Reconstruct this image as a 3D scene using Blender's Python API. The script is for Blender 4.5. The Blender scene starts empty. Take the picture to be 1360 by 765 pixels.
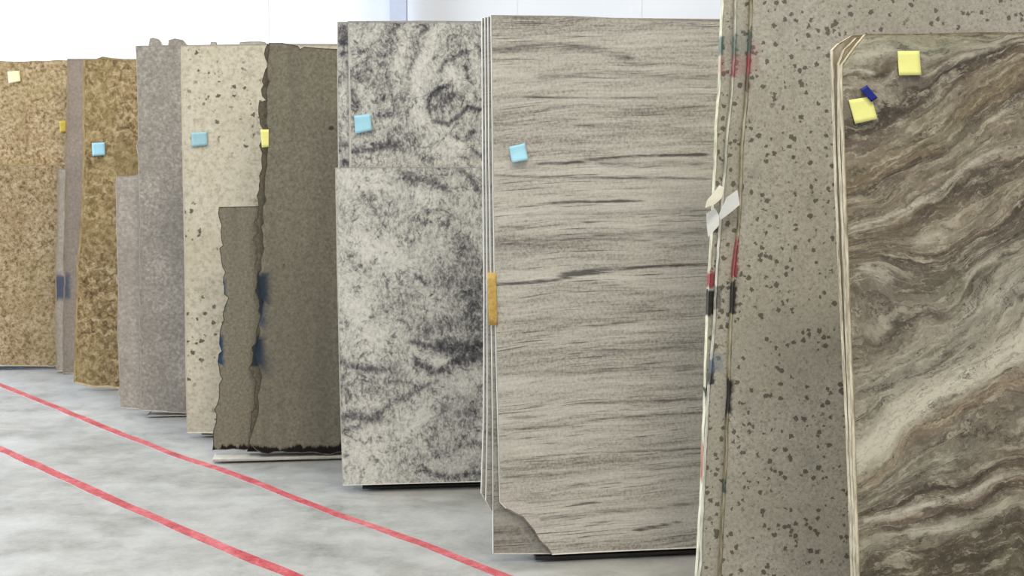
import bpy, bmesh, math, random
import numpy as np
from mathutils import Vector, Matrix

SC = bpy.context.scene
COL = SC.collection
# ------------------------------------------------------------------ camera
F = 1700.0; CX, CY = 680.0, 382.5; HC = 1.6; PITCH = math.radians(7.6)
cp, sp = math.cos(PITCH), math.sin(PITCH)

def ray(px, py):
    a = (px - CX) / F; b = -(py - CY) / F
    return Vector((a, cp + b * sp, -sp + b * cp))

EYE = Vector((0, 0, HC))

def on_level(px, py, z):
    r = ray(px, py); k = (z - HC) / r.z
    return EYE + r * k

class Frame:
    """the resting plane of one stack of slabs: u along the slab, w up the leaning face, d into the stone"""
    def __init__(s, px, py, z, yaw, lean):
        a, l = math.radians(yaw), math.radians(lean)
        s.o = on_level(px, py, z) if py is not None else None
        s.u = Vector((math.cos(a), math.sin(a), 0)); h = Vector((-math.sin(a), math.cos(a), 0)); s.h = h
        s.w = (Vector((0, 0, math.cos(l))) + h * math.sin(l)).normalized()
        s.d = (h * math.cos(l) - Vector((0, 0, math.sin(l)))).normalized()
        s.z = z
    def at_depth(s, px, depth, z):
        s.o = Vector(((px - CX) / F * depth, depth, z)); s.z = z; return s
    def loc(s, px, py, off=0.0):
        r = ray(px, py); o = s.o + s.d * off
        k = (o - EYE).dot(s.d) / r.dot(s.d)
        p = EYE + r * k - o
        return (p.dot(s.u), p.dot(s.w))
    def mat(s, off=0.0):
        m = Matrix((s.u, s.d, s.w)).transposed().to_4x4(); m.translation = s.o + s.d * off; return m

# ------------------------------------------------------------------ object helpers
def tag(o, label, cat, group=None):
    o['label'] = label; o['category'] = cat
    if group: o['group'] = group
    o['kind'] = 'thing'
    return o

def link(name, bm, mats, matrix=None, parent=None):
    me = bpy.data.meshes.new(name); bm.to_mesh(me); bm.free()
    for m in (mats if isinstance(mats, (list, tuple)) else [mats]): me.materials.append(m)
    o = bpy.data.objects.new(name, me); COL.objects.link(o)
    if parent is not None: o.parent = parent
    if matrix is not None: o.matrix_world = matrix if parent is None else matrix
    return o

def add_box(bm, x0, x1, y0, y1, z0, z1, bev=0.0):
    v = [bm.verts.new((x, y, z)) for z in (z0, z1) for y in (y0, y1) for x in (x0, x1)]
    fs = [bm.faces.new([v[i] for i in f]) for f in ((0, 2, 3, 1), (4, 5, 7, 6), (0, 1, 5, 4), (2, 6, 7, 3), (0, 4, 6, 2), (1, 3, 7, 5))]
    if bev:
        es = list({e for f in fs for e in f.edges})
        bmesh.ops.bevel(bm, geom=es, offset=bev, segments=2, affect='EDGES', profile=0.5)

# ------------------------------------------------------------------ materials
def S(r, g, b):
    f = lambda c: (c / 255 / 12.92) if c <= 10.3 else ((c / 255 + 0.055) / 1.055) ** 2.4
    return (f(r), f(g), f(b), 1.0)

class NT:
    def __init__(s, name, rough=0.35, spec=0.4):
        s.m = bpy.data.materials.new(name); s.m.use_nodes = True
        s.t = s.m.node_tree; s.b = s.t.nodes['Principled BSDF']
        s.b.inputs['Roughness'].default_value = rough
        s.b.inputs['Specular IOR Level'].default_value = spec
        s.obj = s.t.nodes.new('ShaderNodeTexCoord').outputs['Object']
    def put(s, sock, v):
        if isinstance(v, bpy.types.NodeSocket): s.t.links.new(v, sock)
        elif v is not None:
            sock.default_value = v
    def math(s, op, a, b=None, clamp=False):
        n = s.t.nodes.new('ShaderNodeMath'); n.operation = op; n.use_clamp = clamp
        s.put(n.inputs[0], a); s.put(n.inputs[1], b); return n.outputs[0]
    def noise(s, vec, scale, detail=2.0, rough=0.5, dist=0.0):
        n = s.t.nodes.new('ShaderNodeTexNoise'); s.put(n.inputs['Vector'], vec)
        n.inputs['Scale'].default_value = scale; n.inputs['Detail'].default_value = detail
        n.inputs['Roughness'].default_value = rough; n.inputs['Distortion'].default_value = dist
        return n.outputs[0]
    def noisec(s, vec, scale, detail=2.0):
        n = s.t.nodes.new('ShaderNodeTexNoise'); s.put(n.inputs['Vector'], vec)
        n.inputs['Scale'].default_value = scale; n.inputs['Detail'].default_value = detail
        return n.outputs[1]
    def vor(s, vec, scale):
        n = s.t.nodes.new('ShaderNodeTexVoronoi'); s.put(n.inputs['Vector'], vec)
        n.inputs['Scale'].default_value = scale
        return n.outputs['Distance'], n.outputs['Color']
    def mapping(s, vec, loc=(0, 0, 0), rot=(0, 0, 0), scale=(1, 1, 1)):
        n = s.t.nodes.new('ShaderNodeMapping'); s.put(n.inputs['Vector'], vec)
        n.inputs['Location'].default_value = loc; n.inputs['Rotation'].default_value = [math.radians(a) for a in rot]
        n.inputs['Scale'].default_value = scale; return n.outputs[0]
    def sep(s, vec):
        n = s.t.nodes.new('ShaderNodeSeparateXYZ'); s.put(n.inputs[0], vec); return n.outputs
    def comb(s, x, y, z):
        n = s.t.nodes.new('ShaderNodeCombineXYZ')
        for i, v in enumerate((x, y, z)): s.put(n.inputs[i], v)
        return n.outputs[0]
    def vadd(s, a, b, k=1.0):
        n = s.t.nodes.new('ShaderNodeVectorMath'); n.operation = 'MULTIPLY_ADD'
        s.put(n.inputs[0], b); n.inputs[1].default_value = (k, k, k); s.put(n.inputs[2], a); return n.outputs[0]
    def warp(s, vec, scale, amt, detail=2.0):
        c = s.noisec(vec, scale, detail)
        n = s.t.nodes.new('ShaderNodeVectorMath'); n.operation = 'SUBTRACT'
        s.put(n.inputs[0], c); n.inputs[1].default_value = (.5, .5, .5)
        return s.vadd(vec, n.outputs[0], amt)
    def ramp(s, fac, stops, interp='LINEAR'):
        n = s.t.nodes.new('ShaderNodeValToRGB'); r = n.color_ramp; r.interpolation = interp
        s.put(n.inputs[0], fac)
        while len(r.elements) < len(stops): r.elements.new(0.5)
        for e, (p, c) in zip(r.elements, stops):
            e.position = p; e.color = c if len(c) == 4 else S(*c)
        return n.outputs[0]
    def mix(s, fac, a, b, blend='MIX'):
        n = s.t.nodes.new('ShaderNodeMix'); n.data_type = 'RGBA'; n.blend_type = blend
        s.put(n.inputs[0], fac)
        s.put(n.inputs[6], a if isinstance(a, bpy.types.NodeSocket) else S(*a))
        s.put(n.inputs[7], b if isinstance(b, bpy.types.NodeSocket) else S(*b))
        return n.outputs[2]
    def smooth(s, x, a, b, lo=0.0, hi=1.0):
        n = s.t.nodes.new('ShaderNodeMapRange'); n.interpolation_type = 'SMOOTHSTEP'
        s.put(n.inputs[0], x); n.inputs[1].default_value = a; n.inputs[2].default_value = b
        n.inputs[3].default_value = lo; n.inputs[4].default_value = hi; return n.outputs[0]
    def attr(s, name):
        n = s.t.nodes.new('ShaderNodeAttribute'); n.attribute_name = name; return n.outputs['Fac']
    def seed(s, k):
        return s.mapping(s.obj, loc=(k * 3.17, k * 1.31, k * 2.23))
    def bump(s, h, strength=0.3, dist=0.003):
        n = s.t.nodes.new('ShaderNodeBump'); n.inputs['Strength'].default_value = strength
        n.inputs['Distance'].default_value = dist; s.put(n.inputs['Height'], h)
        s.t.links.new(n.outputs[0], s.b.inputs['Normal'])
    def marks(s, col, marks):
        """sprayed paint: (x0, x1, z0, z1, colour, softness, strength) in the slab's own metres"""
        if not marks: return col
        x, y, z = s.sep(s.obj)
        nx = s.math('MULTIPLY', s.math('SUBTRACT', s.noise(s.obj, 55, 3), .5), 0.022)
        nz = s.math('MULTIPLY', s.math('SUBTRACT', s.noise(s.mapping(s.obj, loc=(4, 4, 4)), 30, 3), .5), 0.06)
        xx, zz = s.math('ADD', x, nx), s.math('ADD', z, nz)
        for (x0, x1, z0, z1, c, soft, k) in marks:
            ax = s.math('SUBTRACT', s.math('ABSOLUTE', s.math('SUBTRACT', xx, (x0 + x1) / 2)), (x1 - x0) / 2)
            az = s.math('SUBTRACT', s.math('ABSOLUTE', s.math('SUBTRACT', zz, (z0 + z1) / 2)), (z1 - z0) / 2)
            mk = s.smooth(s.math('MAXIMUM', ax, az), soft, -soft, 0, k)
            col = s.mix(mk, col, c)
        return col
    def done(s, col):
        s.put(s.b.inputs['Base Color'], col); return s.m

def m_gold(k, bold=False, marks=None, tone=1.0):
    s = NT('gold_granite', 0.3)
    v = s.warp(s.seed(k), 24 if bold else 34, 0.045 if bold else 0.02)
    big = s.noise(v, 30 if bold else 44, 4, .66, .6 if bold else .2)
    T = lambda r, g, b: (r * tone, g * tone, b * tone)
    if bold:
        st = [(.28, (62, 46, 28)), (.38, (114, 92, 58)), (.47, (154, 130, 88)), (.55, (182, 158, 116)), (.66, (212, 192, 154)), (.76, (156, 132, 92))]
    else:
        st = [(.28, (84, 66, 42)), (.38, (138, 114, 78)), (.47, (178, 153, 113)), (.55, (196, 172, 134)), (.66, (218, 199, 166)), (.76, (172, 148, 110))]
    col = s.ramp(big, [(p, T(*c)) for p, c in st])
    fine = s.noise(s.seed(k + 5), 75, 4, .65)
    col = s.mix(s.smooth(fine, .54, .66, 0, .75), col, T(98, 76, 46))
    cl = s.noise(s.seed(k + 9), 6, 3)
    col = s.mix(s.smooth(cl, .45, .7, 0, .3), col, T(140, 112, 70) if not bold else T(112, 88, 50))
    gr = s.noise(s.seed(k + 3), 3, 2)
    col = s.mix(s.smooth(gr, .45, .65, 0, .25), col, T(170, 152, 98))
    return s.done(s.marks(col, marks))

def m_grey(k, marks=None, a=(126, 120, 112), b=(198, 190, 180), rough=.55, bump=0.25):
    s = NT('fine_grey_granite', rough, .3)
    n1 = s.noise(s.seed(k), 62, 4, .72); n2 = s.noise(s.seed(k + 2), 4, 2)
    col = s.ramp(n1, [(.3, a), (.52, tuple((p + q) / 2 for p, q in zip(a, b))), (.72, b)])
    col = s.mix(s.smooth(n2, .35, .7, 0, .35), col, tuple(p - 6 for p in a))
    if bump: s.bump(n1, bump)
    return s.done(s.marks(col, marks))

def m_rough(k, marks=None, base=(120, 114, 99), tar=False):
    s = NT('rough_back_granite', .8, .2)
    n1 = s.noise(s.seed(k), 75, 4, .74)
    streak = s.noise(s.mapping(s.obj, loc=(k, 0, k), scale=(7, 7, .5)), 1.6, 2)
    dk = tuple(c - 26 for c in base); lt = tuple(c + 22 for c in base)
    col = s.ramp(n1, [(.28, dk), (.5, base), (.74, lt)])
    col = s.mix(s.smooth(streak, .42, .62, 0, .3), col, tuple(c * .8 for c in base))
    d, c = s.vor(s.warp(s.seed(k + 1), 20, .02), 9)
    r = s.sep(c)
    pit = s.math('MULTIPLY', s.smooth(d, .13, .07), s.smooth(r[0], .86, .9))
    col = s.mix(s.math('MULTIPLY', pit, .8), col, (48, 42, 34))
    if tar:
        x, y, z = s.sep(s.obj)
        j = s.math('ADD', z, s.math('MULTIPLY', s.math('SUBTRACT', s.noise(s.mapping(s.obj, scale=(1, 1, .15)), 13, 4, .7), .5), .12))
        col = s.mix(s.smooth(j, .034, .018), col, (26, 19, 17))
    s.bump(n1, .4, .004)
    return s.done(s.marks(col, marks))

def specks(s, k, scale, size, gate, soft=.05, wscale=30, wamt=.012):
    v = s.warp(s.seed(k), wscale, wamt, 3)
    d, c = s.vor(v, scale); r = s.sep(c)
    rad = s.math('MULTIPLY', s.math('POWER', r[1], 1.6), size)
    rad = s.math('ADD', rad, .05); a = s.smooth(s.math('SUBTRACT', d, rad), soft * .4, -soft * .6)
    return s.math('MULTIPLY', a, s.smooth(r[0], gate, gate + .02))

def m_white_speck(k, marks=None):
    s = NT('cream_speckled_granite', .3)
    n = s.noise(s.seed(k), 55, 4, .6)
    col = s.ramp(n, [(.3, (176, 167, 144)), (.5, (206, 198, 178)), (.72, (219, 212, 194))])
    big = s.noise(s.seed(k + 3), 3.4, 3)
    col = s.mix(s.smooth(big, .45, .7, 0, .3), col, (186, 172, 146))
    zone = s.smooth(s.noise(s.seed(k + 4), 4.5, 2), .38, .58)
    m1 = s.math('MULTIPLY', specks(s, k + 1, 23, .36, .26, .08, 50, .034), zone)
    m2 = s.math('MULTIPLY', specks(s, k + 2, 44, .4, .50, .1, 80, .016), zone)
    col = s.mix(s.math('MULTIPLY', m1, .88), col, (76, 69, 55))
    col = s.mix(s.math('MULTIPLY', m2, .65), col, (112, 104, 84))
    return s.done(s.marks(col, marks))

def m_speckled(k, marks=None):
    s = NT('beige_speckled_granite', .32)
    n = s.noise(s.seed(k), 110, 4, .72)
    col = s.ramp(n, [(.28, (136, 130, 117)), (.5, (171, 165, 151)), (.74, (192, 186, 172))])
    big = s.noise(s.seed(k + 3), 2.6, 3)
    col = s.mix(s.smooth(big, .42, .66, 0, .35), col, (150, 143, 126))
    grn = s.noise(s.seed(k + 6), 9, 3)
    col = s.mix(s.smooth(grn, .55, .75, 0, .35), col, (132, 130, 118))
    zone = s.smooth(s.noise(s.seed(k + 4), 5, 3), .36, .6, .25, 1)
    m1 = s.math('MULTIPLY', specks(s, k + 1, 34, .22, .40, .08, 80, .022), zone)
    m2 = specks(s, k + 2, 58, .5, .34, .1, 110, .016)
    m3 = specks(s, k + 8, 100, .55, .45, .2, 160, .009)
    col = s.mix(s.math('MULTIPLY', m3, .5), col, (104, 94, 82))
    col = s.mix(s.math('MULTIPLY', m2, .82), col, (78, 71, 61))
    col = s.mix(s.math('MULTIPLY', m1, .85), col, (62, 56, 49))
    return s.done(s.marks(col, marks))

def m_mottled(k, vein=True):
    s = NT('mottled_grey_granite', .3)
    v = s.warp(s.seed(k), 7, .10, 3)
    v2 = s.warp(s.seed(k + 1), 14, .05, 3)
    fine = s.noise(s.mapping(v, rot=(0, 25, 0), scale=(1.4, 1, .8)), 52, 5, .78)
    fine2 = s.noise(s.seed(k + 5), 120, 3, .7)
    mid = s.noise(v2, 18, 4, .6, .5)
    big = s.noise(v, 3.2, 3)
    sw = s.noise(s.warp(s.seed(k + 3), 5, .16, 3), 7, 3, .55, 1.2)           # thin wandering lines
    ridge = s.smooth(s.math('ABSOLUTE', s.math('SUBTRACT', sw, .5)), .035, .0)
    dark = s.math('ADD', s.math('MULTIPLY', s.math('SUBTRACT', fine, .5), 2.6), s.math('MULTIPLY', s.math('SUBTRACT', mid, .5), .7))
    dark = s.math('ADD', dark, s.math('MULTIPLY', s.math('SUBTRACT', fine2, .5), 1.0))
    dark = s.math('ADD', dark, s.math('MULTIPLY', s.math('SUBTRACT', big, .5), .5))
    dark = s.math('ADD', dark, s.math('MULTIPLY', s.math('MULTIPLY', ridge, s.smooth(mid, .42, .6)), .38))
    if vein:
        wob = s.math('MULTIPLY', s.math('SUBTRACT', s.noise(s.seed(k + 7), 48, 5, .75), .42), 2.8)
        at = s.attr('vein')
        dark = s.math('ADD', dark, s.math('MULTIPLY', s.math('MULTIPLY', at, .66), s.math('ADD', wob, .75)))
    col = s.ramp(s.math('ADD', s.math('MULTIPLY', dark, .5), .44), [(.08, (218, 215, 206)), (.32, (198, 195, 186)), (.46, (172, 169, 161)), (.58, (138, 135, 131)), (.74, (94, 92, 92)), (.98, (50, 49, 52))])
    return s.done(col)

def m_striped(k, vein=True, marks=None, tone=1.0):
    s = NT('striped_beige_granite', .32)
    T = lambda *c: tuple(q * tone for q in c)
    w = s.warp(s.seed(k), 2.0, .05, 2)
    x, y, z = s.sep(w)
    w = s.comb(x, y, s.math('SUBTRACT', z, s.math('MULTIPLY', x, .05)))
    band = s.noise(s.mapping(w, scale=(.35, 1, 5)), 2.4, 3, .55)
    st = s.noise(s.mapping(w, scale=(1.2, 1, 20)), 3.0, 5, .66)
    st2 = s.noise(s.mapping(w, loc=(5, 2, 1), scale=(2.4, 1, 40)), 5, 4, .7)
    gr = s.noise(s.seed(k + 2), 95, 4, .72)
    f = s.math('ADD', s.math('MULTIPLY', s.math('SUBTRACT', st, .5), .8), s.math('MULTIPLY', s.math('SUBTRACT', st2, .5), .45))
    f = s.math('ADD', f, s.math('MULTIPLY', s.math('SUBTRACT', gr, .5), .95))
    f = s.math('ADD', f, s.math('MULTIPLY', s.math('SUBTRACT', band, .5), .7))
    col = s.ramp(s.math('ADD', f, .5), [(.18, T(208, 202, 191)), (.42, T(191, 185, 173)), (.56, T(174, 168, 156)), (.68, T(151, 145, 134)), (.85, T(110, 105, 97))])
    thin = s.noise(s.mapping(w, loc=(1, 7, 3), scale=(1.5, 1, 60)), 3.2, 4, .62)
    gate = s.noise(s.mapping(w, loc=(3, 1, 9), scale=(1.2, 1, 6)), 2.2, 2)
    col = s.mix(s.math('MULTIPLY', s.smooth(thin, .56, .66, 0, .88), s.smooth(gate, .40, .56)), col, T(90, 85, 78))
    if vein:
        at = s.attr('vein'); wob = s.noise(s.mapping(s.seed(k + 6), scale=(.6, 1, 5)), 16, 5, .75)
        col = s.mix(s.smooth(s.math('MULTIPLY', at, s.math('SUBTRACT', s.math('MULTIPLY', wob, 3.2), .75)), .08, .9, 0, .9), col, (70, 66, 61))
    return s.done(s.marks(col, marks))

PROFILE = [(45, (150, 141, 116)), (62, (146, 144, 122)), (74, (158, 152, 132)), (86, (98, 85, 67)), (94, (156, 147, 130)), (104, (70, 60, 47)), (113, (66, 56, 44)), (126, (104, 91, 75)), (142, (130, 118, 98)), (165, (120, 105, 80)),
           (186, (112, 95, 74)), (193, (64, 52, 40)), (203, (136, 124, 104)), (224, (126, 115, 96)), (244, (128, 116, 98)), (254, (170, 160, 142)), (261, (122, 108, 90)), (268, (84, 74, 60)), (284, (104, 92, 76)), (300, (136, 124, 104)), (316, (134, 124, 106)),
           (332, (116, 102, 84)), (344, (80, 69, 56)), (356, (108, 98, 82)), (372, (100, 90, 76))]
PROFILE2 = [(372, (100, 90, 76)), (388, (96, 88, 74)), (402, (140, 131, 114)), (407, (150, 142, 124)), (413, (76, 67, 54)), (421, (120, 112, 96)), (436, (150, 143, 125)), (462, (138, 132, 116)), (486, (150, 144, 126)), (503, (166, 159, 140)),
            (514, (194, 187, 168)), (534, (196, 188, 169)), (545, (150, 140, 121)), (562, (142, 124, 101)), (580, (116, 107, 93)), (606, (128, 121, 105)), (628, (118, 108, 93)), (640, (104, 94, 80)), (646, (58, 47, 37)), (654, (108, 94, 78)), (666, (172, 163, 146)),
            (676, (122, 106, 91)), (688, (70, 57, 46)), (697, (132, 122, 105)), (708, (154, 148, 130)), (720, (122, 113, 96)), (730, (72, 63, 50)), (744, (104, 95, 79)), (765, (84, 75, 60))]

def m_marble(k):
    s = NT('brown_wave_marble', .25, .45)
    a, t = s.attr('strata'), s.attr('along')
    def nz(ka, kt, sc, det, rg, w): return s.noise(s.comb(s.math('MULTIPLY', a, ka), s.math('MULTIPLY', t, kt), w), sc, det, rg)
    n1 = nz(8, 2.2, 1.6, 4, .6, k); n2 = nz(36, 2.6, 1.5, 5, .66, k)
    n3 = s.noise(s.warp(s.seed(k), 8, .06, 3), 18, 5, .7)
    a2 = a
    for n, amp in ((n1, .05), (n2, .034), (n3, .014)):
        a2 = s.math('ADD', a2, s.math('MULTIPLY', s.math('SUBTRACT', n, .5), amp))
    c1 = s.ramp(s.math('MULTIPLY', a2, 2.0), [(p / 765 * 2, c) for p, c in PROFILE])
    c2 = s.ramp(s.math('SUBTRACT', s.math('MULTIPLY', a2, 2.0), .9), [(p / 765 * 2 - .9, c) for p, c in PROFILE2])
    col = s.mix(s.smooth(a2, 371.9 / 765, 372.1 / 765), c1, c2)
    tint = s.noise(s.warp(s.seed(k + 4), 4, .1, 3), 4, 3)
    col = s.mix(s.smooth(tint, .48, .7, 0, .25), col, (136, 121, 94))
    col = s.mix(s.smooth(tint, .46, .3, 0, .35), col, (138, 134, 108))
    vn = s.attr('vein')
    col = s.mix(s.math('MULTIPLY', vn, s.smooth(s.noise(s.seed(k + 9), 40, 4, .7), .3, .6, .3, .95)), col, (50, 41, 30))
    lt = s.attr('light')
    col = s.mix(s.math('MULTIPLY', lt, s.smooth(s.noise(s.seed(k + 11), 30, 5, .7), .3, .6, .25, .9)), col, (206, 200, 180))
    def st(ka, kt, w): return s.noise(s.comb(s.math('MULTIPLY', a2, ka), s.math('MULTIPLY', t, kt), w), 1.2, 5, .74)
    s1, s2 = st(44, 2.0, k + 3), st(110, 3.6, k + 6)
    calm = s.math('SUBTRACT', 1.0, s.math('MULTIPLY', lt, .6))
    for sx, kd, kl in ((s1, .62, .5), (s2, .6, .5)):
        col = s.mix(s.math('MULTIPLY', s.smooth(sx, .50, .66, 0, kd), calm), col, (60, 52, 38))
        col = s.mix(s.smooth(sx, .47, .34, 0, kl), col, (194, 185, 162))
    thin = s.smooth(s.math('ABSOLUTE', s.math('SUBTRACT', st(24, 1.6, k + 14), .5)), .014, .0)
    col = s.mix(s.math('MULTIPLY', thin, s.smooth(s1, .42, .56, 0, .8)), col, (48, 40, 30))
    fl = s.noise(s.seed(k + 2), 75, 4, .75)
    col = s.mix(s.smooth(fl, .52, .68, 0, .3), col, (76, 69, 52))
    col = s.mix(s.smooth(fl, .46, .32, 0, .2), col, (190, 184, 162))
    return s.done(col)

def m_edge(name, base, var=14, k=0, marks=None, rough=.6):
    s = NT(name, rough, .25)
    n = s.noise(s.mapping(s.obj, loc=(k, k, 0), scale=(1, 1, .35)), 40, 4, .7)
    col = s.ramp(n, [(.3, tuple(max(0, c - var * 1.6) for c in base)), (.5, base), (.7, tuple(min(255, c + var) for c in base))])
    return s.done(s.marks(col, marks))

def m_plain(name, c, rough=.6, var=6, scale=30, spec=.3):
    s = NT(name, rough, spec)
    n = s.noise(s.obj, scale, 3, .6)
    return s.done(s.ramp(n, [(.3, tuple(max(0, q - var) for q in c)), (.7, tuple(min(255, q + var) for q in c))]))

# ------------------------------------------------------------------ slabs
def jag(pts, amp, step, seed, notch=0.0, bites=0):
    """break a straight run of local points into a rough split edge"""
    rnd = random.Random(seed); out = [pts[0]]
    for (a, b) in zip(pts, pts[1:]):
        L = math.hypot(b[0] - a[0], b[1] - a[1]); n = max(1, int(L / step))
        nx, nz = -(b[1] - a[1]) / max(L, 1e-6), (b[0] - a[0]) / max(L, 1e-6)
        off = 0.0
        for i in range(1, n):
            t = (i + rnd.uniform(-.3, .3)) / n
            off = .6 * off + rnd.uniform(-amp, amp)
            o = off
            if notch and i % max(2, int(bites / step)) == 0: o += notch * rnd.choice((-1, 1, 1))
            out.append((a[0] + (b[0] - a[0]) * t + nx * o, a[1] + (b[1] - a[1]) * t + nz * o))
        out.append(b)
    return out

def slab(fr, off, name, left, top, bottom, L, mats, t=.03, rough=None, rough_top=None, rough_bot=None, seed=1, arris=.0035, grid=None, fields=None, chip=None):
    """left: pixels top->bottom of the edge towards the aisle; top / bottom: further pixels to the right along those edges"""
    p = [fr.loc(x, y, off) for x, y in left]
    if rough: p = jag(p, rough[0], rough[1], seed, *rough[2:])
    tp = [fr.loc(x, y, off) for x, y in top]; bt = [fr.loc(x, y, off) for x, y in bottom]
    xr = min(q[0] for q in p) + L
    ztop = tp[-1][1] if tp else p[0][1]; zbot = bt[-1][1] if bt else p[-1][1]
    botrun = [p[-1]] + bt + [(xr, zbot)]
    toprun = [(xr, ztop)] + tp[::-1] + [p[0]]
    if rough_bot: botrun = jag(botrun, *rough_bot[:2], seed + 1, *rough_bot[2:])
    if rough_top: toprun = jag(toprun, *rough_top[:2], seed + 2, *rough_top[2:])
    poly = p + botrun[1:] + toprun[:-1]
    bm = bmesh.new()
    fv = [bm.verts.new((x, 0, z)) for x, z in poly]
    face = bm.faces.new(fv)
    bv = [bm.verts.new((x, t, z)) for x, z in poly]
    back = bm.faces.new(bv[::-1]); n = len(poly)
    sides = [bm.faces.new((fv[(i + 1) % n], fv[i], bv[i], bv[(i + 1) % n])) for i in range(n)]
    bmesh.ops.recalc_face_normals(bm, faces=bm.faces[:])
    for f in sides: f.material_index = 1
    if arris:
        r = bmesh.ops.inset_region(bm, faces=[face], thickness=arris, depth=0.0, use_even_offset=False)
        for f in r['faces']: f.material_index = 1
        for v in fv: v.co.y += arris * .7
    if chip:
        for f in bm.faces:
            c = f.calc_center_median()
            if f.material_index == 1 and chip[0] < c.x < chip[1] and c.z < chip[2]: f.material_index = 2
    if grid:
        x0, x1, z0, z1, dx, dz = grid
        for ax, lo, hi, st in ((0, x0, x1, dx), (2, z0, z1, dz)):
            c = lo
            while c <= hi:
                fs = [f for f in bm.faces if f.material_index == 0 and f.normal.y < -.9]
                geom = list({e for f in fs for e in f.edges} | {v for f in fs for v in f.verts}) + fs
                no = (1, 0, 0) if ax == 0 else (0, 0, 1); co = (c, 0, 0) if ax == 0 else (0, 0, c)
                bmesh.ops.bisect_plane(bm, geom=geom, plane_co=co, plane_no=no, dist=1e-5)
                c += st
    o = link(name, bm, mats, fr.mat(off))
    fr.low = min(getattr(fr, 'low', 9), min((fr.mat(off) @ v.co).z for v in o.data.vertices))
    if fields:
        xs = np.array([(v.co.x, v.co.z) for v in o.data.vertices])
        for nm, fn in fields.items():
            at = o.data.attributes.new(nm, 'FLOAT', 'POINT')
            at.data.foreach_set('value', np.ascontiguousarray(fn(xs), dtype=np.float32))
    return o

def seg_dist(P, a, b):
    a, b = np.array(a), np.array(b); d = b - a; L = max(d.dot(d), 1e-9)
    t = np.clip(((P - a) @ d) / L, 0, 1)
    return np.hypot(*(P - a - t[:, None] * d).T)

def vein_field(fr, off, lines):
    """strength of the dark veins: list of (half width px, strength, [pixels])"""
    ppm = None
    def fn(P):
        out = np.zeros(len(P))
        for hw, k, pts in lines:
            q = [fr.loc(x, y, off) for x, y in pts]
            h = math.hypot(*(np.array(fr.loc(pts[0][0] + hw, pts[0][1], off)) - np.array(q[0])))
            if len(q) == 1: d = np.hypot(P[:, 0] - q[0][0], P[:, 1] - q[0][1])
            else: d = np.min([seg_dist(P, a, b) for a, b in zip(q, q[1:])], axis=0)
            v = k * np.exp(-(d / h) ** 2)
            out = np.where(np.abs(v) > np.abs(out), v, out) if k < 0 else np.maximum(out, v) if True else out
        return out
    return fn

GRP = {}
# ================================================================== the slabs, right to left
W = 2.5
# --- brown wave marble in front (no foot in the picture: it stands on the floor)
fJ = Frame(0, None, 0, 4, 3).at_depth(1152, 3.28, 0.0)
edgeJ = m_edge('pale_sawn_edge', (168, 152, 122), 34, 3)
STR = [(45, [(1150, 45), (1200, 45), (1260, 45), (1320, 45), (1360, 44)]),
       (86, [(1119, 101), (1150, 102), (1178, 93), (1196, 82), (1220, 88), (1240, 84), (1290, 64), (1330, 51)]),
       (94, [(1118, 116), (1160, 117), (1200, 112), (1230, 100), (1262, 81), (1299, 70), (1325, 58)]),
       (109, [(1118, 170), (1180, 150), (1215, 128), (1252, 98), (1290, 78), (1320, 68), (1351, 54)]),
       (193, [(1122, 258), (1148, 251), (1173, 238), (1202, 222), (1246, 196), (1262, 186), (1294, 156), (1325, 135), (1341, 124), (1362, 112)]),
       (258, [(1122, 306), (1173, 293), (1221, 269), (1254, 249), (1276, 227), (1298, 211), (1323, 205), (1362, 190)]),
       (344, [(1127, 336), (1166, 331), (1205, 343), (1235, 345), (1283, 322), (1334, 292), (1356, 266)]),
       (413, [(1133, 453), (1173, 434), (1217, 417), (1257, 406), (1290, 365), (1320, 337), (1356, 320)]),
       (524, [(1138, 611), (1170, 584), (1202, 548), (1241, 524), (1289, 496), (1325, 476), (1357, 460)]),
       (565, [(1142, 648), (1180, 622), (1210, 586), (1253, 561), (1309, 520), (1360, 504)]),
       (646, [(1142, 685), (1178, 673), (1210, 657), (1245, 645), (1300, 636), (1360, 615)]),
       (666, [(1150, 694), (1213, 675), (1277, 659), (1321, 637), (1360, 624)]),
       (688, [(1150, 704), (1220, 691), (1285, 677), (1317, 660), (1360, 641)]),
       (730, [(1142, 757), (1210, 737), (1270, 719), (1317, 707), (1360, 697)]),
       (765, [(1150, 790), (1260, 762), (1360, 735)]), (880, [(1150, 900), (1260, 880), (1360, 850)])]
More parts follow.
